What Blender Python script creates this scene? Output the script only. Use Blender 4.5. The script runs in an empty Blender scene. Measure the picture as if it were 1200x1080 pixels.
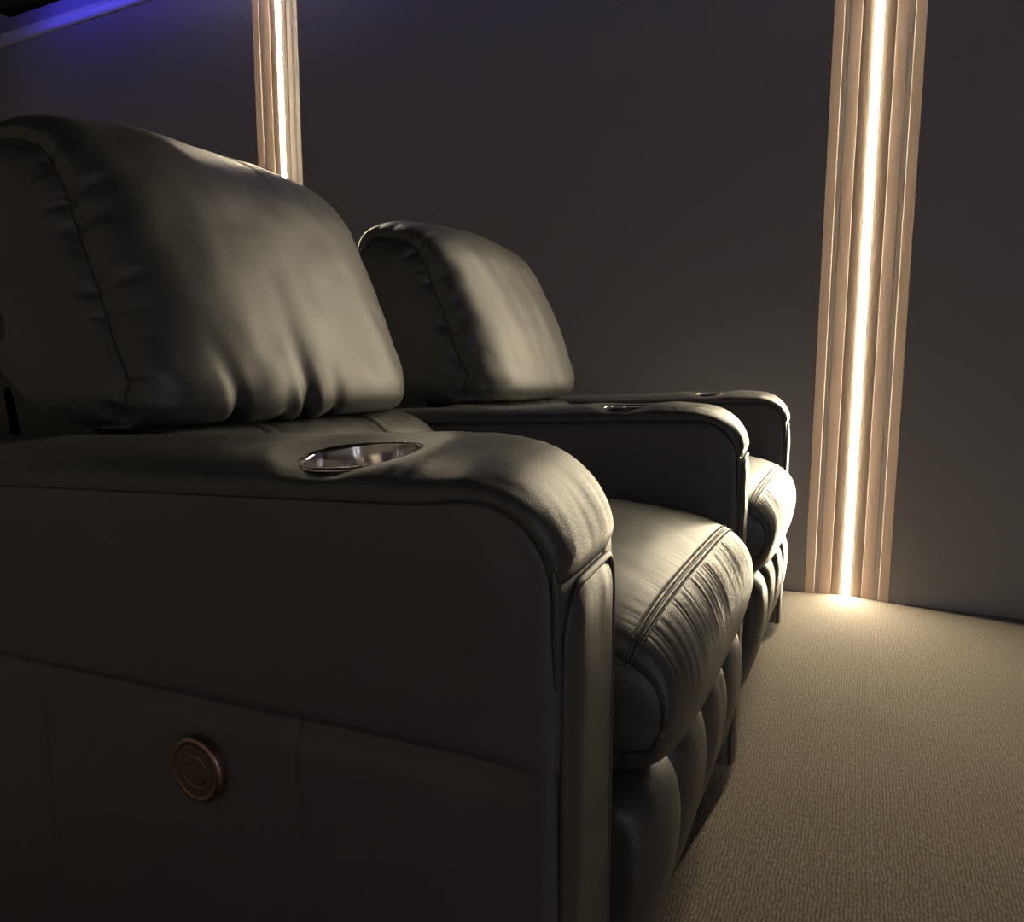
import bpy, math
import numpy as np
from math import pi, sin, cos, radians

scene = bpy.context.scene
COL = scene.collection

# ------------------------------------------------------------------ camera, light, exposure
cam_data = bpy.data.cameras.new('camera')
cam = bpy.data.objects.new('camera', cam_data)
COL.objects.link(cam)
cam.location = (0.0, 0.0, 0.72)
cam.rotation_euler = (radians(90 - 7.18), 0.0, radians(25.7))
cam_data.sensor_width = 36.0
cam_data.lens = 849.0 / 1200.0 * 36.0
cam_data.clip_start = 0.02
scene.camera = cam

world = bpy.data.worlds.new('world')
scene.world = world
world.use_nodes = True
world.node_tree.nodes['Background'].inputs[0].default_value = (0.002, 0.002, 0.003, 1)
world.node_tree.nodes['Background'].inputs[1].default_value = 1.0

scene.view_settings.view_transform = 'Standard'
scene.view_settings.look = 'None'
scene.view_settings.gamma = 1.0
scene.view_settings.use_curve_mapping = False
scene.view_settings.exposure = 0.0

WARM_LED = 285.0          # strength of the two strips in view
FILL_LED = 56.0     # strength of the unseen strip added opposite as fill light
BLUE_LED = 27.0
WARM = (1.0, 0.85, 0.58)
SOFT = (0.88, 0.87, 1.0)
BLUE = (0.08, 0.06, 1.0)

WALL_Y = 2.477
NEAR_WALL_Y = -1.75
LEFT_X = -4.3
RIGHT_X = 3.2
CEIL_Z = 2.52
PANEL_Z = 2.40

rng = np.random.RandomState(7)

# ------------------------------------------------------------------ materials
def new_mat(name):
    m = bpy.data.materials.new(name)
    m.use_nodes = True
    nt = m.node_tree
    return m, nt, nt.nodes['Principled BSDF']

def nd(nt, kind, **kw):
    n = nt.nodes.new(kind)
    for k, v in kw.items():
        setattr(n, k, v)
    return n

def simple(name, col, rough=0.5, metal=0.0, spec=0.5):
    m, nt, b = new_mat(name)
    b.inputs['Base Color'].default_value = (*col, 1)
    b.inputs['Roughness'].default_value = rough
    b.inputs['Metallic'].default_value = metal
    b.inputs['Specular IOR Level'].default_value = spec
    return m

def leather(name, col=(0.062, 0.061, 0.061), rough=0.44):
    m, nt, b = new_mat(name)
    tc = nd(nt, 'ShaderNodeTexCoord')
    vor = nd(nt, 'ShaderNodeTexVoronoi'); vor.feature = 'DISTANCE_TO_EDGE'
    vor.inputs['Scale'].default_value = 520
    vor.inputs['Randomness'].default_value = 1.0
    noi = nd(nt, 'ShaderNodeTexNoise')
    noi.inputs['Scale'].default_value = 160; noi.inputs['Detail'].default_value = 4
    warp = nd(nt, 'ShaderNodeTexNoise'); warp.inputs['Scale'].default_value = 9
    warp.inputs['Detail'].default_value = 3
    ramp = nd(nt, 'ShaderNodeMapRange')
    ramp.inputs['From Min'].default_value = 0.0; ramp.inputs['From Max'].default_value = 0.25
    add = nd(nt, 'ShaderNodeMath', operation='ADD')
    mul = nd(nt, 'ShaderNodeMath', operation='MULTIPLY'); mul.inputs[1].default_value = 0.8
    bump = nd(nt, 'ShaderNodeBump')
    bump.inputs['Strength'].default_value = 0.35
    bump.inputs['Distance'].default_value = 0.00035
    for n in (vor, noi, warp):
        nt.links.new(tc.outputs['Object'], n.inputs['Vector'])
    nt.links.new(vor.outputs['Distance'], ramp.inputs['Value'])
    nt.links.new(ramp.outputs[0], add.inputs[0])
    nt.links.new(noi.outputs['Fac'], mul.inputs[0])
    nt.links.new(mul.outputs[0], add.inputs[1])
    nt.links.new(add.outputs[0], bump.inputs['Height'])
    nt.links.new(bump.outputs[0], b.inputs['Normal'])
    mr = nd(nt, 'ShaderNodeMapRange')
    mr.inputs['From Min'].default_value = 0.3; mr.inputs['From Max'].default_value = 0.7
    mr.inputs['To Min'].default_value = rough - 0.04; mr.inputs['To Max'].default_value = rough + 0.05
    nt.links.new(warp.outputs['Fac'], mr.inputs['Value'])
    nt.links.new(mr.outputs[0], b.inputs['Roughness'])
    b.inputs['Base Color'].default_value = (*col, 1)
    b.inputs['Specular IOR Level'].default_value = 1.0
    return m

def carpet_mat():
    m, nt, b = new_mat('carpet')
    tc = nd(nt, 'ShaderNodeTexCoord')
    sep = nd(nt, 'ShaderNodeSeparateXYZ')
    nt.links.new(tc.outputs['Object'], sep.inputs[0])
    # ribs run along the row of seats, broken up by loop noise
    warp = nd(nt, 'ShaderNodeTexNoise'); warp.inputs['Scale'].default_value = 30; warp.inputs['Detail'].default_value = 2
    nt.links.new(tc.outputs['Object'], warp.inputs['Vector'])
    w2 = nd(nt, 'ShaderNodeMath', operation='MULTIPLY_ADD'); w2.inputs[1].default_value = 0.010
    nt.links.new(warp.outputs['Fac'], w2.inputs[0]); nt.links.new(sep.outputs['X'], w2.inputs[2])
    ph = nd(nt, 'ShaderNodeMath', operation='MULTIPLY'); ph.inputs[1].default_value = 2 * pi / 0.0054
    nt.links.new(w2.outputs[0], ph.inputs[0])
    sn = nd(nt, 'ShaderNodeMath', operation='SINE'); nt.links.new(ph.outputs[0], sn.inputs[0])
    mp = nd(nt, 'ShaderNodeMapping'); mp.inputs['Scale'].default_value = (300, 110, 100)
    nt.links.new(tc.outputs['Object'], mp.inputs['Vector'])
    loop = nd(nt, 'ShaderNodeTexNoise'); loop.inputs['Scale'].default_value = 1.0; loop.inputs['Detail'].default_value = 3
    nt.links.new(mp.outputs[0], loop.inputs['Vector'])
    h = nd(nt, 'ShaderNodeMath', operation='MULTIPLY_ADD'); h.inputs[1].default_value = 0.30
    lm = nd(nt, 'ShaderNodeMath', operation='MULTIPLY'); lm.inputs[1].default_value = 2.4
    nt.links.new(loop.outputs['Fac'], lm.inputs[0])
    nt.links.new(sn.outputs[0], h.inputs[0]); nt.links.new(lm.outputs[0], h.inputs[2])
    bump = nd(nt, 'ShaderNodeBump'); bump.inputs['Strength'].default_value = 0.55
    bump.inputs['Distance'].default_value = 0.0011
    nt.links.new(h.outputs[0], bump.inputs['Height']); nt.links.new(bump.outputs[0], b.inputs['Normal'])
    big = nd(nt, 'ShaderNodeTexNoise'); big.inputs['Scale'].default_value = 3.5; big.inputs['Detail'].default_value = 5
    nt.links.new(tc.outputs['Object'], big.inputs['Vector'])
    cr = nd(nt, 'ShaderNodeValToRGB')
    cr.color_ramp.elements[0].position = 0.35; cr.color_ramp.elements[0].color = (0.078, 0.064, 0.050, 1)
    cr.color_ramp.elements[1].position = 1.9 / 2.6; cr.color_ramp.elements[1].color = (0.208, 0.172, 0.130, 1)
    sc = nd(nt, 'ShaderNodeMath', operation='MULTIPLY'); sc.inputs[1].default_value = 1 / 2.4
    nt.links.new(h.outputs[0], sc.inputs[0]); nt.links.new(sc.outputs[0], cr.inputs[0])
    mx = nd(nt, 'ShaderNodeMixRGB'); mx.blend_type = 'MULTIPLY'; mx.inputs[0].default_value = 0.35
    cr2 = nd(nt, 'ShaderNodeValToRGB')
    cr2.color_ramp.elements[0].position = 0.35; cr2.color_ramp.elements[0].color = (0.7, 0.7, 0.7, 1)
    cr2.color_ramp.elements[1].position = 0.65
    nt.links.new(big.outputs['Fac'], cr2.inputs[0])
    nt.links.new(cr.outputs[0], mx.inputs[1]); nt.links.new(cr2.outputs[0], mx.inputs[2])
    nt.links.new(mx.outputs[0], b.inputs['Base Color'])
    b.inputs['Roughness'].default_value = 0.95
    b.inputs['Specular IOR Level'].default_value = 0.1
    b.inputs['Sheen Weight'].default_value = 0.2
    return m

def wall_mat(name, col):
    m, nt, b = new_mat(name)
    tc = nd(nt, 'ShaderNodeTexCoord')
    n1 = nd(nt, 'ShaderNodeTexNoise'); n1.inputs['Scale'].default_value = 420; n1.inputs['Detail'].default_value = 2
    nt.links.new(tc.outputs['Object'], n1.inputs['Vector'])
    bump = nd(nt, 'ShaderNodeBump'); bump.inputs['Strength'].default_value = 0.4; bump.inputs['Distance'].default_value = 0.0008
    nt.links.new(n1.outputs['Fac'], bump.inputs['Height']); nt.links.new(bump.outputs[0], b.inputs['Normal'])
    b.inputs['Base Color'].default_value = (*col, 1)
    b.inputs['Roughness'].default_value = 0.9
    b.inputs['Specular IOR Level'].default_value = 0.2
    return m

def steel_mat():
    m, nt, b = new_mat('brushed_steel')
    tc = nd(nt, 'ShaderNodeTexCoord')
    mp = nd(nt, 'ShaderNodeMapping'); mp.inputs['Scale'].default_value = (160, 160, 3)
    n1 = nd(nt, 'ShaderNodeTexNoise'); n1.inputs['Scale'].default_value = 1; n1.inputs['Detail'].default_value = 3
    nt.links.new(tc.outputs['Object'], mp.inputs['Vector']); nt.links.new(mp.outputs[0], n1.inputs['Vector'])
    mr = nd(nt, 'ShaderNodeMapRange'); mr.inputs['To Min'].default_value = 0.08; mr.inputs['To Max'].default_value = 0.22
    bp = nd(nt, 'ShaderNodeBump'); bp.inputs['Strength'].default_value = 0.6; bp.inputs['Distance'].default_value = 0.0006
    nt.links.new(n1.outputs['Fac'], bp.inputs['Height']); nt.links.new(bp.outputs[0], b.inputs['Normal'])
    nt.links.new(n1.outputs['Fac'], mr.inputs['Value']); nt.links.new(mr.outputs[0], b.inputs['Roughness'])
    b.inputs['Base Color'].default_value = (0.72, 0.68, 0.66, 1)
    b.inputs['Metallic'].default_value = 1.0
    return m

def emis(name, col, strength):
    m, nt, b = new_mat(name)
    b.inputs['Base Color'].default_value = (0.8, 0.8, 0.8, 1)
    b.inputs['Emission Color'].default_value = (*col, 1)
    b.inputs['Emission Strength'].default_value = strength
    return m

M_LEATHER = leather('black_leather')
M_LEATHER_MATT_LIFTED = leather('black_leather_side_lifted', col=(0.088, 0.083, 0.092), rough=0.50)  # same leather, base lightened and cooled to paint soft light onto the sides
M_SHELL = leather('black_vinyl', col=(0.012, 0.011, 0.011), rough=0.60)
M_THREAD = simple('grey_thread', (0.34, 0.32, 0.28), 0.6)
M_STEEL = steel_mat()
M_COPPER = simple('copper_metal', (0.42, 0.29, 0.24), 0.33, 1.0)
M_BLACKPLASTIC = simple('dark_button_face', (0.06, 0.045, 0.042), 0.35, 0.6)
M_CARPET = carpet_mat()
M_WALL = wall_mat('charcoal_wall_fabric', (0.32, 0.315, 0.335))
M_PANEL = simple('black_ceiling_board', (0.010, 0.011, 0.011), 0.9, spec=0.1)
M_CEIL = simple('white_ceiling_paint', (0.55, 0.55, 0.60), 0.8)
M_BAND = simple('pale_wood_band', (0.32, 0.235, 0.195), 0.6)
M_SLOPE = simple('satin_slope', (0.24, 0.18, 0.145), 0.6)
M_GROOVE = simple('grey_channel', (0.20, 0.17, 0.155), 0.7)
M_ALU = simple('white_channel', (0.3, 0.28, 0.25), 0.7)
M_LED = emis('warm_led_diffuser', WARM, WARM_LED)
M_LED_FILL = emis('fill_led_diffuser', SOFT, FILL_LED)  # cool glow for the added fill strip
M_BLUE = emis('blue_led_diffuser', BLUE, BLUE_LED)
M_BASE = simple('black_base', (0.01, 0.01, 0.01), 0.8)

# ------------------------------------------------------------------ helpers
def mesh_obj(name, verts, faces, mat, parent=None, smooth=True):
    me = bpy.data.meshes.new(name)
    me.from_pydata([tuple(map(float, v)) for v in verts], [], [tuple(map(int, f)) for f in faces])
    if smooth:
        me.polygons.foreach_set('use_smooth', [True] * len(me.polygons))
    me.materials.append(mat)
    me.update()
    o = bpy.data.objects.new(name, me)
    COL.objects.link(o)
    if parent is not None:
        o.parent = parent
    return o

def empty(name, loc, label=None, cat=None, group=None, parent=None):
    o = bpy.data.objects.new(name, None)
    COL.objects.link(o)
    o.location = loc
    o.empty_display_size = 0.1
    if label: o['label'] = label
    if cat: o['category'] = cat
    if group: o['group'] = group
    if parent: o.parent = parent
    return o

def grid_faces(nu, nv, cu=False, cv=False, mask=None):
    I = np.arange(nu if cu else nu - 1)[:, None]
    J = np.arange(nv if cv else nv - 1)[None, :]
    I2 = (I + 1) % nu; J2 = (J + 1) % nv
    a = I * nv + J; b = I2 * nv + J; c = I2 * nv + J2; d = I * nv + J2
    f = np.stack([a, b, c, d], -1).reshape(-1, 4)
    if mask is not None:
        keep = ~(mask[f].all(axis=1))
        f = f[keep]
    return f

def grid_obj(name, P, mat, parent=None, cu=False, cv=False, mask=None, flip=False):
    nu, nv = P.shape[:2]
    f = grid_faces(nu, nv, cu, cv, None if mask is None else mask.reshape(-1))
    if flip: f = f[:, ::-1]
    v = P.reshape(-1, 3).astype(np.float32)
    me = bpy.data.meshes.new(name)
    me.vertices.add(len(v)); me.vertices.foreach_set('co', v.ravel())
    me.loops.add(f.size); me.loops.foreach_set('vertex_index', f.ravel().astype(np.int32))
    me.polygons.add(len(f))
    me.polygons.foreach_set('loop_start', np.arange(0, f.size, 4, dtype=np.int32))
    me.polygons.foreach_set('loop_total', np.full(len(f), 4, dtype=np.int32))
    me.polygons.foreach_set('use_smooth', np.ones(len(f), dtype=bool))
    me.materials.append(mat)
    me.update(calc_edges=True); me.validate()
    o = bpy.data.objects.new(name, me)
    COL.objects.link(o)
    if parent is not None: o.parent = parent
    return o

def box(name, lo, hi, mat, parent=None, bevel=0.0):
    x0, y0, z0 = lo; x1, y1, z1 = hi
    v = [(x0,y0,z0),(x1,y0,z0),(x1,y1,z0),(x0,y1,z0),(x0,y0,z1),(x1,y0,z1),(x1,y1,z1),(x0,y1,z1)]
    f = [(0,3,2,1),(4,5,6,7),(0,1,5,4),(1,2,6,5),(2,3,7,6),(3,0,4,7)]
    o = mesh_obj(name, v, f, mat, parent, smooth=False)
    if bevel:
        bv = o.modifiers.new('bevel', 'BEVEL'); bv.width = bevel; bv.segments = 3
    return o

def prism_z(name, poly, z0, z1, mat, parent=None):
    """poly: list of (x, y), extruded vertically"""
    n = len(poly)
    v = [(x, y, z0) for x, y in poly] + [(x, y, z1) for x, y in poly]
    f = [tuple(range(n - 1, -1, -1)), tuple(range(n, 2 * n))]
    f += [(i, (i + 1) % n, n + (i + 1) % n, n + i) for i in range(n)]
    return mesh_obj(name, v, f, mat, parent, smooth=False)

def catmull(pts, n):
    """smooth open curve through pts, resampled to n points at equal arc length"""
    P = np.array(pts, float)
    P = np.vstack([2 * P[0] - P[1], P, 2 * P[-1] - P[-2]])
    out = []
    for i in range(1, len(P) - 2):
        t = np.linspace(0, 1, 24, endpoint=False)[:, None]
        p0, p1, p2, p3 = P[i - 1], P[i], P[i + 1], P[i + 2]
        out.append(0.5 * ((2 * p1) + (-p0 + p2) * t + (2 * p0 - 5 * p1 + 4 * p2 - p3) * t**2 + (-p0 + 3 * p1 - 3 * p2 + p3) * t**3))
    out.append(P[-2][None])
    C = np.vstack(out)
    L = np.concatenate([[0], np.cumsum(np.linalg.norm(np.diff(C, axis=0), axis=1))])
    s = np.linspace(0, L[-1], n)
    return np.stack([np.interp(s, L, C[:, k]) for k in range(C.shape[1])], 1), s

def vnoise(x, y, seed=0):
    """smooth value noise on arrays, about -1..1"""
    r = np.random.RandomState(seed)
    T = r.uniform(-1, 1, (64, 64))
    xi = np.floor(x).astype(int); yi = np.floor(y).astype(int)
    fx = x - xi; fy = y - yi
    fx = fx * fx * (3 - 2 * fx); fy = fy * fy * (3 - 2 * fy)
    a = T[xi % 64, yi % 64]; b = T[(xi + 1) % 64, yi % 64]
    c = T[xi % 64, (yi + 1) % 64]; d = T[(xi + 1) % 64, (yi + 1) % 64]
    return (a * (1 - fx) + b * fx) * (1 - fy) + (c * (1 - fx) + d * fx) * fy

def fbm(x, y, seed=0, oct=3):
    r = 0; a = 1.0
    for k in range(oct):
        r = r + a * vnoise(x * 2**k, y * 2**k, seed + k); a *= 0.5
    return r / 1.75

def gauss(d, w): return np.exp(-(d / w)**2)
def sstep(a, b, x):
    t = np.clip((x - a) / (b - a), 0, 1)
    return t * t * (3 - 2 * t)

def displace(P, D):
    du = np.gradient(P, axis=0); dv = np.gradient(P, axis=1)
    N = np.cross(du, dv)
    N /= np.maximum(np.linalg.norm(N, axis=2, keepdims=True), 1e-9)
    return P + N * D[..., None]

def pillow(name, prof, yc, yh, D, mat, parent, ns=200, ny=160, e=0.55, ey=0.8, capn=10,
           disp=None, edge_groove=0.0025, cap_in=0.02, centre=None, deform=None, flat_bottom=None, cap_noise=None,
           focus=None, dir_mul=(1.0, 1.0), crown=None, seam=None):
    """cushion swept along y: prof is the (x, z) outline at its middle, drawn in by D towards
    the seams at both ends; the boxing beyond each seam closes towards the cushion's spine.
    disp(s, y, edge) gives outward displacement in metres."""
    C, s = catmull(prof, ns)
    if focus is not None:
        C0, s0 = catmull(prof, 1200)
        dens = 1 + focus[2] * np.exp(-((s0 - focus[0]) / focus[1])**2)
        cum = np.concatenate([[0], np.cumsum((dens[1:] + dens[:-1]) / 2)])
        s = np.interp(np.linspace(0, cum[-1], ns), cum, s0)
        C = np.stack([np.interp(s, s0, C0[:, q]) for q in range(2)], 1)
    T = np.stack([np.gradient(C[:, 0], s), np.gradient(C[:, 1], s)], 1); T /= np.linalg.norm(T, axis=1)[:, None]
    cen = np.array(centre) if centre is not None else C.mean(axis=0)
    N = np.stack([T[:, 1], -T[:, 0]], 1)
    if ((C - cen) * N).sum() < 0: N = -N
    th = np.linspace(-pi / 2, pi / 2, ny)
    # denser sampling where the surface turns over to the seam
    u = np.sin(th); ys = u * yh
    ins = D * (1 - np.sqrt(np.maximum(1 - np.abs(u)**(2 / ey), 0))**e)
    I = N * np.array(dir_mul)[None]; amp = np.ones(len(C))
    if flat_bottom is not None:      # near the bottom the ends only draw backwards, and less
        zb, dz, a0 = flat_bottom
        k = sstep(zb, zb + dz, C[:, 1]) 
        k = np.where(s > s[-1] * 0.6, 1.0, k)
        I[:, 1] *= k; amp = a0 + (1 - a0) * k
        I[:, 0] = np.where(k < 1, np.abs(I[:, 0]) * k + (1 - k), I[:, 0])
    if crown is not None: amp = amp * (1 - (1 - crown) * np.clip(N[:, 1], 0, 1))
    X = C[:, 0][:, None] - I[:, 0][:, None] * ins[None] * amp[:, None]
    Z = C[:, 1][:, None] - I[:, 1][:, None] * ins[None] * amp[:, None]
    Y = np.broadcast_to(ys[None], X.shape)
    P = np.stack([X, Y, Z], -1)
    S = np.broadcast_to(s[:, None], X.shape)
    P_clean = P.copy()
    if disp is not None:
        edge = np.abs(Y) / yh
        Dm = disp(S, Y, edge, s[-1])
        sg = 1.0
        du = np.gradient(P, axis=0); dv = np.gradient(P, axis=1)
        Nn = np.cross(du, dv); Nn /= np.maximum(np.linalg.norm(Nn, axis=2, keepdims=True), 1e-9)
        ref = np.stack([np.broadcast_to(N[:, 0][:, None], X.shape), np.zeros(X.shape), np.broadcast_to(N[:, 1][:, None], X.shape)], -1)
        if (Nn * ref).sum() < 0: Nn = -Nn
        P = P + Nn * Dm[..., None]
    rows = [P]
    # seam groove and boxing at both ends
    for side in (0, 1):
        base = P[:, 0 if side == 0 else -1, :].copy()
        clean = P_clean[:, 0 if side == 0 else -1, :]
        sg = -1 if side == 0 else 1
        cap = []
        for k in range(1, capn + 1):
            t = k / capn
            q = clean + (base - clean) * math.exp(-t / 0.10); q0 = q.copy()
            f = t**1.3 * 0.92
            q[:, 0] = q0[:, 0] * (1 - f) + cen[0] * f
            q[:, 2] = q0[:, 2] * (1 - f) + cen[1] * f
            puff = cap_in * sin(pi * min(1, t * 1.2)) * 0.5
            q[:, 1] = q0[:, 1] + sg * (puff - edge_groove * math.exp(-((t - 0.02) / 0.03)**2))
            if cap_noise is not None: q[:, 1] -= sg * cap_noise(s, t)
            cap.append(q[:, None, :])
        cap = np.concatenate(cap, 1)
        if side == 0: rows.insert(0, cap[:, ::-1])
        else: rows.append(cap)
    G = np.concatenate(rows, 1)
    if deform is not None: G = deform(G)
    G = G + np.array([0, yc, 0])
    o = grid_obj(name, G, mat, parent)
    if seam is not None:
        for col in (0, -1):
            i0 = int(len(C) * seam[1])
            tube('side_seam', P[i0::2, col] + np.array([0, yc, 0]), seam[0], M_SHELL, o, nseg=6)
    return o, C, s, N

def tube(name, path, r, mat, parent=None, nseg=8, closed=False):
    P = np.array(path, float); n = len(P)
    T = np.gradient(P, axis=0)
    if closed: T = np.roll(P, -1, 0) - np.roll(P, 1, 0)
    T /= np.maximum(np.linalg.norm(T, axis=1)[:, None], 1e-9)
    a = np.array([0.0, 0.0, 1.0]) if abs(T[0][2]) < 0.9 else np.array([1.0, 0, 0])
    A = np.zeros_like(P); B = np.zeros_like(P)
    prev = np.cross(T[0], a); prev /= np.linalg.norm(prev)
    for i in range(n):
        v = prev - T[i] * np.dot(prev, T[i]); v /= np.linalg.norm(v)
        A[i] = v; B[i] = np.cross(T[i], v); prev = v
    ang = np.linspace(0, 2 * pi, nseg, endpoint=False)
    rr = np.broadcast_to(np.asarray(r, float), (n,))
    G = P[:, None] + rr[:, None, None] * (np.cos(ang)[None, :, None] * A[:, None] + np.sin(ang)[None, :, None] * B[:, None])
    return grid_obj(name, G, mat, parent, cu=closed, cv=True)

def stitches(name, path, length, gap, r, mat, parent, normal=None):
    """short thread stitches laid along a path, joined into one row of stitching"""
    P, s = catmull(path, max(60, len(path)))
    n = int(s[-1] / (length + gap))
    V = []; F = []
    for i in range(n):
        a = i * (length + gap); b = a + length
        p = np.array([np.interp(a, s, P[:, k]) for k in range(3)])
        q = np.array([np.interp(b, s, P[:, k]) for k in range(3)])
        t = (q - p) / np.linalg.norm(q - p)
        u = np.cross(t, [0, 0, 1.0]);
        if np.linalg.norm(u) < 1e-3: u = np.array([1.0, 0, 0])
        u /= np.linalg.norm(u); w = np.cross(t, u)
        base = len(V)
        for (f_, rr) in ((0, 0.35), (0.25, 1), (0.75, 1), (1, 0.35)):
            for k in range(4):
                an = pi / 4 + k * pi / 2
                V.append(p + t * length * f_ + (u * cos(an) + w * sin(an)) * r * rr)
        for j in range(3):
            for k in range(4):
                F.append((base + j*4 + k, base + j*4 + (k+1) % 4, base + (j+1)*4 + (k+1) % 4, base + (j+1)*4 + k))
        F.append((base, base+1, base+2, base+3)); F.append((base+15, base+14, base+13, base+12))
    o = mesh_obj(name, V, F, mat, parent)
    o['kind'] = 'stuff'
    return o

def lathe(name, prof, mat, parent=None, n=64, loc=(0, 0, 0), rot=None):
    a = np.linspace(0, 2 * pi, n, endpoint=False)
    pr = np.array(prof, float)
    G = np.stack([pr[:, 0][:, None] * np.cos(a)[None], pr[:, 0][:, None] * np.sin(a)[None],
                  np.broadcast_to(pr[:, 1][:, None], (len(pr), n))], -1)
    o = grid_obj(name, G, mat, parent, cv=True)
    o.location = loc
    if rot: o.rotation_euler = rot
    return o

def struct(o):
    o['kind'] = 'structure'
    return o

# ------------------------------------------------------------------ the room
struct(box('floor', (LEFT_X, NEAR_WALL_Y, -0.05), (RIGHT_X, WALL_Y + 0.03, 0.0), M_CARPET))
NICHE = 0.026
def wall_with_niches(name, y, f, xs):
    # wall whose face steps back behind each strip light; f = +1 when the wall body lies towards +y
    hw = 0.1235
    prof = [(LEFT_X, y)]
    for x in xs:
        prof += [(x - hw, y), (x - hw, y + f * NICHE), (x + hw, y + f * NICHE), (x + hw, y)]
    prof += [(RIGHT_X, y), (RIGHT_X, y + f * 0.1), (LEFT_X, y + f * 0.1)]
    n = len(prof)
    v = [(a, b, -0.05) for a, b in prof] + [(a, b, CEIL_Z) for a, b in prof]
    q = [(i, (i + 1) % n, n + (i + 1) % n, n + i) for i in range(n)]
    return struct(mesh_obj(name, v, q, M_WALL, smooth=False))
wall_with_niches('wall_far', WALL_Y, 1, (-2.290, -0.013))
struct(box('wall_near', (LEFT_X, NEAR_WALL_Y - 0.1, -0.05), (RIGHT_X, NEAR_WALL_Y, CEIL_Z), M_WALL))
struct(box('wall_left', (LEFT_X - 0.1, NEAR_WALL_Y, -0.05), (LEFT_X, WALL_Y, CEIL_Z), M_WALL))
struct(box('wall_right', (RIGHT_X, NEAR_WALL_Y, -0.05), (RIGHT_X + 0.1, WALL_Y, CEIL_Z), M_WALL))
struct(box('ceiling', (LEFT_X, NEAR_WALL_Y, CEIL_Z), (RIGHT_X, WALL_Y, CEIL_Z + 0.05), M_CEIL))
# small pale cornice where the far wall meets the ceiling
poly = [(WALL_Y, 2.39), (WALL_Y - 0.012, 2.39), (WALL_Y - 0.018, 2.396), (WALL_Y - 0.020, 2.425), (WALL_Y - 0.030, 2.437), (WALL_Y, 2.437)]
n = len(poly)
vs = [(LEFT_X, y, z) for y, z in poly] + [(RIGHT_X, y, z) for y, z in poly]
fs = [tuple(range(n)), tuple(range(2*n - 1, n - 1, -1))] + [(i, n + i, n + (i+1) % n, (i+1) % n) for i in range(n)]
struct(mesh_obj('trim_1', vs, fs, M_CEIL, smooth=False))
# dropped black ceiling board with the blue strip on its top edge
PANEL_X0, PANEL_Y1 = -3.79, 2.31
dp = box('ceiling_panel', (PANEL_X0, NEAR_WALL_Y + 0.17, PANEL_Z), (RIGHT_X - 0.4, PANEL_Y1, PANEL_Z + 0.02), M_PANEL)
struct(dp)
blue = empty('blue_light_strip', (0, 0, PANEL_Z + 0.02), 'blue glowing strip hidden on the top edge of the dark ceiling panel', 'light strip')
box('diffuser', (PANEL_X0 + 0.04, PANEL_Y1 - 0.055, 0.001), (RIGHT_X - 0.5, PANEL_Y1 - 0.04, 0.013), M_BLUE, blue)

def wall_light(xc, y, facing, led, label, loc_z=0.0, top=2.388, group='vertical light strips on the walls'):
    """pale grooved board with a glowing strip down its middle; facing = -1 looks to -y"""
    root = empty('wall_light', (xc, y, loc_z), label, 'wall light', group)
    f = facing
    H = top
    box('backing_board', (-0.123, min(0, f*0.0035), 0.0), (0.123, max(0, f*0.0035), H), M_GROOVE, root)
    for s in (-1, 1):
        prism = [(s*0.123, f*0.0035), (s*0.123, f*0.0262), (s*0.1215, f*0.0275), (s*0.0945, f*0.0200), (s*0.093, f*0.0185), (s*0.093, f*0.0035)]
        prism_z('outer_band', prism, 0.0, H, M_BAND, root)
        prism = [(s*0.079, f*0.0035), (s*0.079, f*0.0144), (s*0.078, f*0.0150), (s*0.046, f*0.0085), (s*0.0450, f*0.0072), (s*0.044, f*0.0035)]
        prism_z('inner_band', prism, 0.0, H, M_BAND, root)
        prism = [(s*0.0435, f*0.0035), (s*0.0435, f*0.0075), (s*0.012, f*0.0050), (s*0.012, f*0.0035)]
        prism_z('inner_slope', prism, 0.0, H, M_SLOPE, root)
        prism_z('groove_strip', [(s*0.0925, f*0.0035), (s*0.0925, f*0.0182), (s*0.0792, f*0.0151), (s*0.0795, f*0.0035)], 0.0, H, M_GROOVE, root)
    prism_z('aluminium_channel', [(-0.012, f*0.0036), (-0.012, f*0.0052), (0.012, f*0.0052), (0.012, f*0.0036)], 0.0, H, M_ALU, root)
    a = np.linspace(0, pi, 9)
    prof = [(0.0105*cos(t), f*(0.0053 + 0.0022*sin(t))) for t in a]
    prism_z('light_diffuser', prof, 0.002, H - 0.002, led, root)
    return root

wall_light(-0.013, WALL_Y + NICHE, -1, M_LED, 'glowing vertical strip light on pale grooved board at the right, reaching the carpet')
wall_light(-2.290, WALL_Y + NICHE, -1, M_LED, 'glowing vertical strip light on pale grooved board rising behind the nearest seat back')
wall_light(2.264, NEAR_WALL_Y, 1, M_LED_FILL, 'added unseen strip giving soft fill light from the wall opposite the two bright strips')  # out of view, added to brighten the near sides of the seats

# ------------------------------------------------------------------ recliner parts
AW = 0.0770          # half width of an armrest
X_BACK = -1.22

def zs(x):
    """height of the seam between arm pad and side panel"""
    x = np.asarray(x, float)
    base = 0.637 + 0.042 * (x + 0.25)
    fr = np.clip((x + 0.247) / 0.064, 0, 1)
    return base - 0.062 * (1 - np.sqrt(np.maximum(1 - fr**2, 0)))

def zl(x):
    """height of the crease between upper and lower side panel"""
    return 0.436 + 0.041 * (np.asarray(x) + 0.218)

def slant(x, y):
    return -0.08 * np.asarray(y) * sstep(-0.26, -0.19, np.asarray(x, float)) - 0.004

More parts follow.
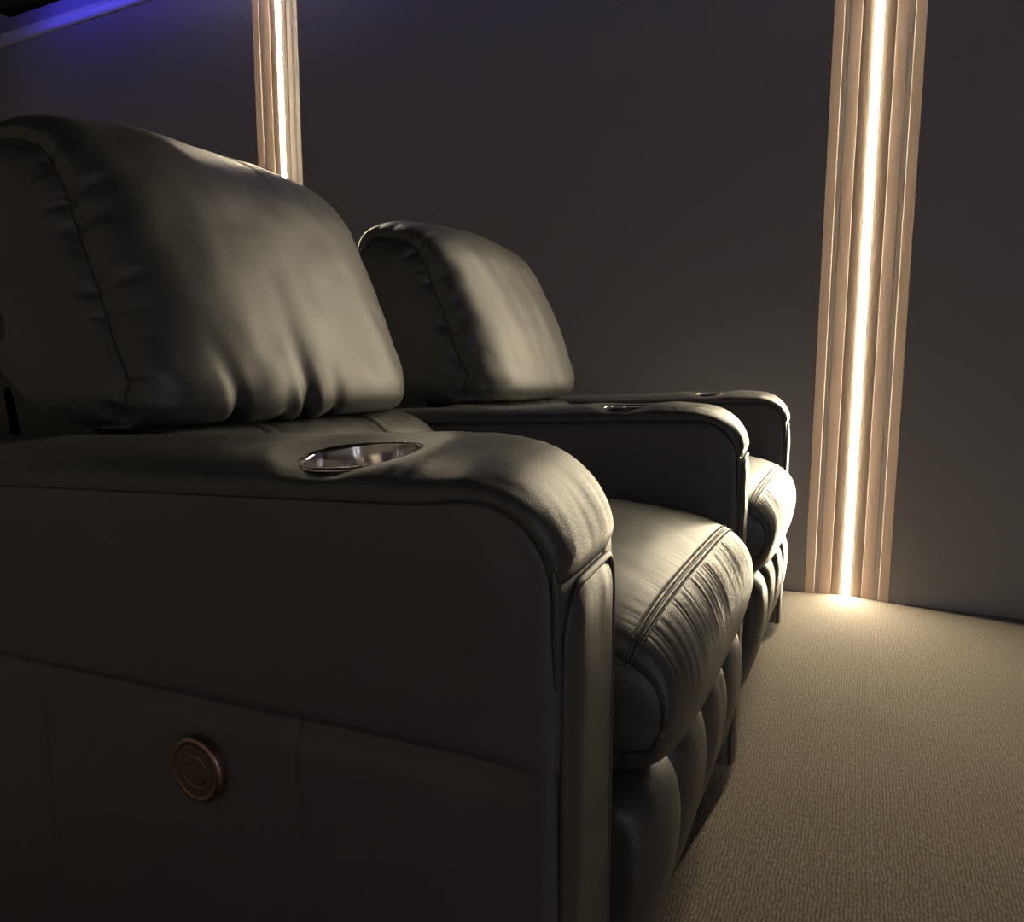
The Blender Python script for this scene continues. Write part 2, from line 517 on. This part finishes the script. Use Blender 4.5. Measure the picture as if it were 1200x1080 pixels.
def arm_outline(n):
    """plan outline of the armrest, from the back near corner round the front to the back far corner"""
    R = 0.014
    pts = []
    xs = np.linspace(X_BACK, -0.178 - R, n)
    near = [(x, -AW) for x in xs]
    c1 = [(-0.178 - R + R*sin(t), -AW + R - R*cos(t)) for t in np.linspace(0, pi/2, 16)[1:]]
    fr = []
    for y in np.linspace(-AW + R, AW - R, 40)[1:-1]:
        fr.append((-0.178 + 0.003*(1 - (y/(AW-R))**2), y))
    c2 = [(x, -y) for x, y in c1][::-1]
    far = [(x, AW) for x in xs[::-1]]
    a = np.array(near + c1 + fr + c2 + far)
    a[:, 0] += slant(a[:, 0], a[:, 1])
    return a

def make_armrest(rec, yc, tilt, cup, button, seed, full=True, lower_seams=()):
    arm_n = 260 if full else 140
    O = arm_outline(arm_n)
    cenx = np.clip(O[:, 0], -9, -0.27)
    nrm = np.stack([O[:, 0] - cenx, O[:, 1]], 1)
    nx = np.zeros(len(O)); ny = np.sign(O[:, 1])
    T = np.gradient(O, axis=0); T /= np.linalg.norm(T, axis=1)[:, None]
    N = np.stack([T[:, 1], -T[:, 0]], 1)
    # upper body
    nv = 90
    V = np.linspace(0, 1, nv)
    top = zs(O[:, 0]) + tilt * O[:, 1] * 0.35
    bot = zl(O[:, 0])
    Z = bot[:, None] + (top - bot)[:, None] * V[None]
    X = np.broadcast_to(O[:, 0][:, None], Z.shape); Y = np.broadcast_to(O[:, 1][:, None], Z.shape)
    bulge = 0.007 * np.sin(pi * np.clip(V, 0, 1))**0.5 + 0.004 * (1 - V)
    bulge = np.broadcast_to(bulge[None], Z.shape).copy()
    front = sstep(-0.24, -0.18, X)
    bulge *= (1 - 0.75 * front)
    bulge += 0.0022 * fbm(X * 9 + 3, Z * 9 + Y * 30, seed) * (1 - front)
    edge = gauss(X + 0.205, 0.02)
    bulge += 0.0012 * vnoise(X * 30, Z * 55, seed + 3) * gauss(X + 0.23, 0.05)   # small gathers by the front seam
    tuck = 0.009 * gauss(V, 0.035)[None]
    bulge = bulge - tuck * (1 - front) - 0.004 * gauss(1 - V, 0.04)[None]
    P = np.stack([X + N[:, 0][:, None] * bulge, Y + N[:, 1][:, None] * bulge, Z], -1) + np.array([0, yc, 0])
    arm = grid_obj('armrest', P, M_LEATHER_MATT_LIFTED, rec)
    # lower side panel, slightly set back under the upper one
    nv = 60
    V = np.linspace(0, 1, nv)
    Z = 0.03 + (zl(O[:, 0]) + 0.012 - 0.03)[:, None] * V[None]
    X = np.broadcast_to(O[:, 0][:, None], Z.shape); Y = np.broadcast_to(O[:, 1][:, None], Z.shape)
    front = sstep(-0.24, -0.18, X)
    b = -0.002 + 0.004 * np.sin(pi * V)[None] * np.ones(Z.shape)
    b = b - 0.016 * sstep(0.90, 1.0, V)[None] * (1 - front)
    for xsm in lower_seams:
        w = xsm + 0.006 * (V[None] - 0.5)
        b = b - (0.0035 if xsm < -0.6 else 0.0035 * sstep(0.80, 0.92, V)[None]) * gauss(X - w, 0.0028) + 0.0012 * gauss(X - w - 0.02, 0.016) * sstep(0.5, 0.9, V)[None]
    b = b + 0.003 * fbm(X * 7, Z * 7, seed + 9) * (1 - front)
    P = np.stack([X + N[:, 0][:, None] * b, Y + N[:, 1][:, None] * b, Z], -1) + np.array([0, yc, 0])
    grid_obj('lower_side_panel', P, M_LEATHER_MATT_LIFTED, arm)
    # pad
    ux = np.linspace(X_BACK, -0.255, 230)
    path = [(x, 0.637 + 0.042 * (x + 0.25)) for x in np.linspace(X_BACK, -0.26, 12)]
    path += [(-0.244, 0.6365), (-0.222, 0.632), (-0.203, 0.620), (-0.191, 0.603), (-0.187, 0.587), (-0.189, 0.576), (-0.197, 0.571)]
    nS = 340 if full else 200
    C, s = catmull(path, nS)
    L = s[-1]
    T = np.gradient(C, axis=0); T /= np.linalg.norm(T, axis=1)[:, None]
    Nn = np.stack([-T[:, 1], T[:, 0]], 1)
    d_end = L - s
    h = 0.026 - 0.009 * sstep(0.16, 0.05, d_end)
    h = h * np.sqrt(np.clip(d_end / 0.022, 0, 1))**1.0
    th = np.linspace(-radians(112), radians(112), 120)
    yy = (AW + 0.006) * np.sign(np.sin(th)) * np.abs(np.sin(th))**0.62
    hh = np.sign(np.cos(th)) * np.abs(np.cos(th))**0.75
    hh = np.where(hh < 0, hh * 0.35, hh)
    yscale = 1 - 0.10 * sstep(0.06, 0.0, d_end)[:, None]
    X = C[:, 0][:, None] + Nn[:, 0][:, None] * h[:, None] * hh[None]
    Z = C[:, 1][:, None] + Nn[:, 1][:, None] * h[:, None] * hh[None]
    Y = yy[None] * yscale
    S = np.broadcast_to(d_end[:, None], X.shape)
    D = 0.0016 * fbm(S * 12, Y * 14, seed + 20)
    # creases over the front of the pad
    nose = gauss(S - 0.055, 0.035)
    D = D - 0.0030 * gauss(S - 0.038, 0.022) * np.clip(vnoise(Y * 55, S * 9, seed + 30), 0, 1) * 0.6 - 0.0015 * gauss(Y - 0.005 + 0.1 * (S - 0.05), 0.006) * gauss(S - 0.055, 0.02)
    D = D - 0.0022 * gauss(np.abs(Y) - AW * 0.93, 0.006) * np.abs(vnoise(S * 60, Y * 0 + 1.5, seed + 31))
    topm = sstep(0.0, 0.5, hh)[None]
    P = np.stack([X, np.broadcast_to(Y, X.shape), Z], -1)
    P = displace(P, D * topm * (1 if True else 0))
    P[..., 2] += tilt * P[..., 1] * sstep(0.05, 0.15, S)
    P[..., 0] += slant(P[..., 0] - 0.01, P[..., 1])
    mask = None
    cx, cy, cr = -0.384, -0.014, 0.052
    if cup:
        r = np.hypot(P[..., 0] - cx, P[..., 1] - cy)
        up = (hh > 0)[None] & np.ones(r.shape, bool)
        dip = (0.0065 if tilt > 0.05 else 0.003) * (1 - sstep(0.046, 0.080, r)) - 0.0015 * gauss(r - 0.085, 0.015)
        P[..., 2] -= dip * up
        # slide the ring of vertices by the hole onto its circle
        band = (r < 0.0545) & up
        k = np.where(band & (r > 0.046), 0.0525 / np.maximum(r, 1e-6), 1.0)
        P[..., 0] = np.where(band, cx + (P[..., 0] - cx) * k, P[..., 0])
        P[..., 1] = np.where(band, cy + (P[..., 1] - cy) * k, P[..., 1])
        mask = band
    ref = P[nS // 2, 60]
    P = P + np.array([0, yc, 0])
    pad = grid_obj('top_pad', P, M_LEATHER, arm, mask=mask, flip=True)
    if cup:
        zc = 0.637 + 0.042 * (cx + 0.25) + 0.026 + tilt * cy - (0.0068 if tilt > 0.05 else 0.0035)
        prof = [(0.0545, -0.0030), (0.0540, -0.0014), (0.0528, -0.0006), (0.0515, -0.0006), (0.0505, -0.0012), (0.0498, -0.003), (0.0490, -0.03), (0.0480, -0.066), (0.044, -0.071), (0.020, -0.072), (0.0001, -0.072)]
        lathe('cup_holder', prof, M_STEEL, arm, 96, (cx, yc + cy, zc), (math.atan(tilt), -math.atan(0.042), 0))
    # seam piping between pad and side, both sides
    for sd in (-1, 1):
        xs = np.concatenate([np.linspace(X_BACK, -0.25, 60), -0.247 + 0.064 * np.sin(np.linspace(0.05, pi/2 * 0.96, 24))])
        pts = [(x, yc + sd * (AW + 0.0015 - 0.005 * sstep(-0.21, -0.183, x)), float(zs(x)) - 0.003 + tilt * sd * AW * 0.35) for x in xs]
        pts = [(p[0] + float(slant(p[0], sd * AW)), p[1], p[2]) for p in pts]
        tube('seam_piping', pts, 0.0022, M_LEATHER_MATT_LIFTED, arm)
        if full and sd == -1:
            stitches('stitching', [(p[0] + 0.003, p[1] - 0.0016, p[2] + 0.0045) for p in pts[-22:]], 0.0034, 0.0022, 0.0007, M_THREAD, arm)
    # front panel: padded strip with a rounded head, framed by piping
    hw = 0.064; zt = 0.566; rr = 0.030
    zz = []; half = []
    A = np.linspace(0, 1, 150)
    zv = 0.03 + (zt - 0.03) * (1 - (1 - A)**1.6)
    hv = np.where(zv > zt - rr, hw - rr + np.sqrt(np.maximum(rr**2 - (zv - zt + rr)**2, 0)), hw)
    vv = np.linspace(-1, 1, 60)
    Y = hv[:, None] * vv[None]
    Z = np.broadcast_to(zv[:, None], Y.shape)
    Z = Z + 0.010 * (1 - (Y / hw)**2) * sstep(zt - 0.08, zt, Z) - 0.006
    de = np.minimum(hv[:, None] * (1 - np.abs(vv[None])), np.maximum(zt - zv, 0)[:, None] + 0.0015)
    bl = 0.012 * np.sqrt(np.clip(de / 0.025, 0, 1) * (2 - np.clip(de / 0.025, 0, 1)))
    X = -0.1745 + 0.004 * (1 - (Y / 0.07)**2) - 0.0075 + bl
    X = X + 0.0012 * vnoise(Y * 60, Z * 25, seed + 5) * gauss(Z - 0.53, 0.05) + 0.001 * fbm(Y * 15, Z * 8, seed + 6)
    X = X - 0.08 * Y - 0.006
    fp = grid_obj('front_panel', np.stack([X, Y + yc, Z], -1), M_LEATHER, arm)
    # welt around the front panel
    w = []
    hw2 = hw + 0.004
    for z in np.linspace(0.03, zt - rr, 40): w.append((-hw2, z))
    for t in np.linspace(0, pi/2, 12)[1:]: w.append((-hw2 + rr - rr * cos(t), zt - rr + (rr + 0.004) * sin(t)))
    w2 = [(-a, b) for a, b in w][::-1]
    wl = w + w2
    pts = []
    for (y, z) in wl:
        zb = z + 0.010 * (1 - (y / hw)**2) * float(sstep(zt - 0.08, zt, np.array(z))) - 0.006
        pts.append((-0.1785 + 0.004 * (1 - (y / 0.07)**2) + 0.0005 - 0.08 * y - 0.002, y + yc, max(zb, 0.03)))
    tube('front_welt', pts, 0.0032, M_LEATHER, arm)
    for sd in (-1, 1):
        pts = []
        for z in np.linspace(0.50, 0.585, 20):
            pts.append((-0.1845 - 0.08 * sd * AW - 0.004*float(sstep(0.56, 0.6, np.array(z))), yc + sd * (AW - 0.0022), z))
        tube('corner_piping', pts, 0.0034 * np.sin(np.linspace(0.1, pi - 0.5, 20))**0.6, M_LEATHER, arm)
    if button:
        bx, bz = -0.524, 0.361
        br = 0.030
        prof = [(br, -0.004), (br + 0.0012, 0.003), (br + 0.001, 0.0066), (br - 0.0008, 0.0084), (br - 0.003, 0.0090)]
        bt = lathe('recline_button', prof + [(br - 0.0045, 0.0084)], M_COPPER, arm, 72, (bx, yc - AW - 0.001, bz), (pi/2, 0, 0))
        lathe('button_face', [(br - 0.0045, 0.0084), (br - 0.0050, 0.0082), (br - 0.0070, 0.0082), (0.0165, 0.0083), (0.0158, 0.0083), (0.0154, 0.0079), (0.0149, 0.0079), (0.0145, 0.0084), (0.0138, 0.0085), (0.0120, 0.0085), (0.0001, 0.0085)], M_COPPER_D, arm, 72, (bx, yc - AW - 0.001, bz), (pi/2, 0, 0))
    return arm

M_COPPER_D = simple('dark_copper_face', (0.33, 0.24, 0.20), 0.42, 1.0)

def back_disp(gathers, seed, lean=1.0):
    def f(S, Y, E, L):
        yn = Y / 0.285
        D = 0.0045 * fbm(S * 7 + seed, Y * 7, seed, 3)
        near = S
        # gathers rising from the bottom seam
        for (y0, dep, wid, ln, ln2) in gathers:
            c = y0 + ln2 * near
            wloc = wid * (0.7 + 1.2 * near / (ln + 0.02))
            D = D - dep * gauss(yn - c, wloc) * np.exp(-(near / ln)**1.6) * sstep(0.0, 0.012, near + 0.006)
            D = D + 0.32 * sstep(0.0, 0.05, near) * dep * (gauss(yn - c - 2.0 * wid, wid * 1.3) + gauss(yn - c + 2.0 * wid, wid * 1.3)) * np.exp(-(near / (ln * 0.8))**1.6)
        # fine gathers along the bottom seam
        D = D - 0.0045 * np.clip(vnoise(yn * 17 + 5, near * 6, seed + 2), 0, 1) * np.exp(-(near / 0.035)**1.3)
        # puckers along the side seams
        e2 = sstep(0.80, 0.99, E)
        D = D - 0.0035 * np.clip(vnoise(S * 42, E * 3, seed + 4), -0.2, 1) * e2 * sstep(0.02, 0.1, S)
        e3 = sstep(0.55, 0.92, E)
        D = D - 0.0022 * np.clip(vnoise(S * 17 + Y * 6, E * 2 + 7, seed + 6), 0, 1) * e3
        D = D - 0.003 * gauss(1 - E, 0.012)
        # a few long soft drag folds
        D = D - 0.0016 * vnoise(yn * 6 + S * 5, S * 3.0 - yn * 1.0, seed + 12) * sstep(0.05, 0.2, S) * sstep(0.75, 0.5, S)
        # pulls over the crown
        D = D - 0.0035 * np.clip(vnoise(yn * 9, S * 2.5 + 3, seed + 8), 0, 1) * gauss(S - 0.62, 0.10)
        return D
    return f

def make_seat(rec, yc, seed, gathers, full=True, dy=0.0, dx=0.0):
    k = 1.0 if full else 0.6
    ns = int(360 * k); ny = int(360 * k)
    # base frame under the seat, between the arms
    base = box('base_frame', (-1.15, yc - 0.31, 0.03), (-0.23, yc + 0.31, 0.27), M_BASE, rec, bevel=0.01)
    # backrest shell
    prof = [(-0.88, 0.30), (-0.90, 0.50), (-0.955, 0.72), (-1.01, 0.90), (-1.09, 1.00), (-1.17, 1.02), (-1.26, 0.98), (-1.285, 0.85), (-1.24, 0.5), (-1.20, 0.22)]
    pillow('backrest_shell', prof, yc + dy, 0.295, 0.02, M_SHELL, rec, ns=90, ny=50, e=0.6, ey=0.6, capn=5, cap_in=0.012)
    # head and back pillow
    prof = [(-0.90, 0.640), (-0.862, 0.640), (-0.814, 0.643), (-0.785, 0.658), (-0.779, 0.695), (-0.796, 0.755), (-0.820, 0.83), (-0.862, 0.925), (-0.91, 1.01), (-0.975, 1.068), (-1.06, 1.096), (-1.15, 1.098), (-1.225, 1.052), (-1.255, 0.96), (-1.25, 0.86)]
    prof = [(a + dx, b) for a, b in prof]
    bp, C, s, N = pillow('back_pillow', prof, yc + dy, 0.290, 0.122, M_LEATHER, rec, ns=ns, ny=ny, e=0.72, ey=0.74, capn=30,
                  disp=back_disp(gathers, seed), cap_in=0.045, centre=(-1.24, 0.82), edge_groove=0.006, flat_bottom=(0.645, 0.22, 0.80), crown=0.52, seam=(0.0016, 0.12),
                  cap_noise=lambda s, t: 0.0060 * np.clip(vnoise(s * 42, s * 0 + 2.3, seed + 4), -0.3, 1) * math.exp(-((t - 0.04) / 0.10)**2))
    # lumbar roll
    seams = (-0.125, 0.125)
    def ld(S, Y, E, L):
        D = 0.003 * fbm(S * 12, Y * 10, seed + 50)
        for q in seams:
            D = D - 0.0045 * gauss(Y - q - 0.02 * (S - 0.2), 0.004) + 0.002 * gauss(np.abs(Y - q) - 0.014, 0.006)
        D = D - 0.003 * np.clip(vnoise(Y * 28, S * 6, seed + 51), 0, 1)
        return D
    prof = [(-0.75, 0.46), (-0.700, 0.48), (-0.690, 0.52), (-0.708, 0.568), (-0.742, 0.610), (-0.79, 0.638), (-0.86, 0.645), (-0.92, 0.60)]
    lb, C2, s2, N2 = pillow('lumbar_cushion', prof, yc, 0.30, 0.02, M_LEATHER, rec, ns=int(110*k), ny=int(200*k), e=0.6, ey=0.7, capn=4, disp=ld, cap_in=0.004)
    for q in seams:
        for off in (-0.004, 0.004):
            pts = [(C2[i, 0] + N2[i, 0] * 0.0005, yc + q + off + 0.02 * (s2[i] - 0.2), C2[i, 1] + N2[i, 1] * 0.0005) for i in range(8, len(C2) - 8, 4)]
            stitches('stitching', pts, 0.0035, 0.0015, 0.0006, M_THREAD, lb)
    # seat cushion
    prof = [(-0.86, 0.40), (-0.87, 0.46), (-0.80, 0.492), (-0.65, 0.508), (-0.50, 0.518), (-0.36, 0.5205), (-0.26, 0.512), (-0.205, 0.500), (-0.168, 0.480), (-0.143, 0.448),
            (-0.132, 0.405), (-0.137, 0.36), (-0.155, 0.322), (-0.190, 0.299), (-0.24, 0.292), (-0.32, 0.30)]
    Cq, sq = catmull(prof, 600)
    i_seam = np.argmin(np.hypot(Cq[:, 0] + 0.176, Cq[:, 1] - 0.486))
    s_seam = sq[i_seam]
    def sd(S, Y, E, L):
        d = S - s_seam
        D = 0.0028 * fbm(S * 8, Y * 6, seed + 60)
        D = D - 0.0018 * gauss(d, 0.0012)                       # butt seam
        D = D + 0.0009 * gauss(np.abs(d) - 0.0032, 0.0022)
        D = D - 0.0008 * gauss(np.abs(d) - 0.0064, 0.0010)      # the pulled-in stitch lines
        fine = 0.6 - 1.6 * np.abs(vnoise(Y * 105, d * 5, seed + 61))**0.7
        mid = np.clip(vnoise(Y * 38, d * 6 + 9, seed + 62), -0.2, 1)
        lo = sstep(0.004, 0.016, d) * np.exp(-np.maximum(d, 0) / 0.055)
        hi = sstep(-0.004, -0.014, d) * np.exp(-np.maximum(-d, 0) / 0.016)
        D = D - lo * (0.0011 * fine + 0.0011 * mid) - hi * 0.0009 * fine
        # soft diagonal brushing on the top
        D = D - 0.0006 * vnoise(Y * 40 + S * 14, S * 9, seed + 64) * sstep(-0.30, -0.02, d) * (d < 0)
        e2 = sstep(0.86, 0.99, E)
        D = D - 0.003 * np.clip(vnoise(S * 40, E * 2, seed + 63), 0, 1) * e2
        D = D - 0.012 * sstep(0.6, 1.0, E)**2 * (d < 0) * sstep(0, -0.1, d)
        return D
    sc, C3, s3, N3 = pillow('seat_cushion', prof, yc + 0.004, 0.274, 0.046, M_LEATHER, rec, ns=int(420*k), ny=int(420*k), e=0.66, ey=0.70, capn=14,
                   disp=sd, cap_in=0.020, centre=(-0.33, 0.41), seam=(0.0015, 0.3), focus=(s_seam, 0.03, 5.0), dir_mul=(0.45, 1.15))
    ii = np.argmin(np.abs(s3 - s_seam))
    for off in (-0.0062, 0.0062):
        j = np.argmin(np.abs(s3 - (s_seam + off)))
        pts = []
        for y in np.linspace(-0.266, 0.266, 110):
            q = 0.046 * (1 - (1 - min(1, abs(y / 0.274))**(2 / 0.70))**0.33)
            pts.append((C3[j, 0] + N3[j, 0] * (0.0013 - 0.45 * q), yc + 0.004 + y, C3[j, 1] + N3[j, 1] * (0.0013 - 1.15 * q)))
        stitches('stitching', pts, 0.0036, 0.0020, 0.0009, M_THREAD, sc)
    # footrest: four padded channels side by side
    fb = box('footrest', (-0.245, yc - 0.298, 0.04), (-0.212, yc + 0.298, 0.30), M_SHELL, rec, bevel=0.008)
    wch = 0.148
    for q in range(4):
        prof = [(-0.215, 0.318), (-0.180, 0.314), (-0.158, 0.290), (-0.150, 0.245), (-0.155, 0.19), (-0.169, 0.13), (-0.189, 0.075), (-0.212, 0.036), (-0.228, 0.030)]
        def fd(S, Y, E, L, q=q):
            return 0.0022 * fbm(S * 9 + q, Y * 14 + q, seed + 70 + q) - 0.0022 * np.clip(vnoise(S * 30, E * 2 + q, seed + 75), 0, 1) * sstep(0.6, 1, E)
        pillow('footrest_channel', prof, yc - 0.222 + q * wch, wch / 2 - 0.0005, 0.028, M_LEATHER, fb, ns=int(110*k), ny=int(60*k), e=0.75, ey=0.75, capn=3, disp=fd, cap_in=0.0, centre=(-0.215, 0.17))

# ------------------------------------------------------------------ the two recliners in view
Y0 = 0.515
PITCH = 0.80
r1 = empty('recliner', (0, 0, 0), 'nearest black leather recliner, with the metal button on its outer side panel', 'recliner', 'black leather cinema recliners in a row')
make_armrest(r1, Y0, 0.115, True, True, 11, True, lower_seams=(-0.42, -0.756))
make_seat(r1, Y0 + PITCH / 2, 5, [
    (-0.50, 0.036, 0.028, 0.110, -0.9), (-0.36, 0.030, 0.024, 0.075, 0.3), (-0.09, 0.040, 0.034, 0.125, -0.5),
    (0.12, 0.034, 0.028, 0.085, -0.4), (0.40, 0.011, 0.020, 0.05, 0.1), (0.54, 0.014, 0.02, 0.05, 0.2), (0.68, 0.011, 0.02, 0.04, 0.2),
    (-0.74, 0.018, 0.045, 0.100, 1.2), (0.02, 0.006, 0.02, 0.05, 0.1), (0.27, 0.007, 0.02, 0.04, 0.1)], dy=0.012, dx=0.010)
make_armrest(r1, Y0 + PITCH, 0.0, True, False, 33, True)
r2 = empty('recliner', (0, 0, 0), 'farther black leather recliner, beyond the shared armrest and next to the right strip light', 'recliner', 'black leather cinema recliners in a row')
make_seat(r2, Y0 + 1.5 * PITCH, 19, [
    (-0.72, 0.018, 0.06, 0.07, 0.6), (-0.45, 0.012, 0.040, 0.08, 0.2), (-0.28, 0.012, 0.035, 0.09, -0.1), (-0.10, 0.010, 0.035, 0.06, 0.1),
    (0.2, 0.008, 0.04, 0.10, -0.2), (0.6, 0.006, 0.03, 0.05, 0.1)], dy=0.062, dx=0.038)
make_armrest(r2, Y0 + 2 * PITCH, 0.02, True, False, 55, False)
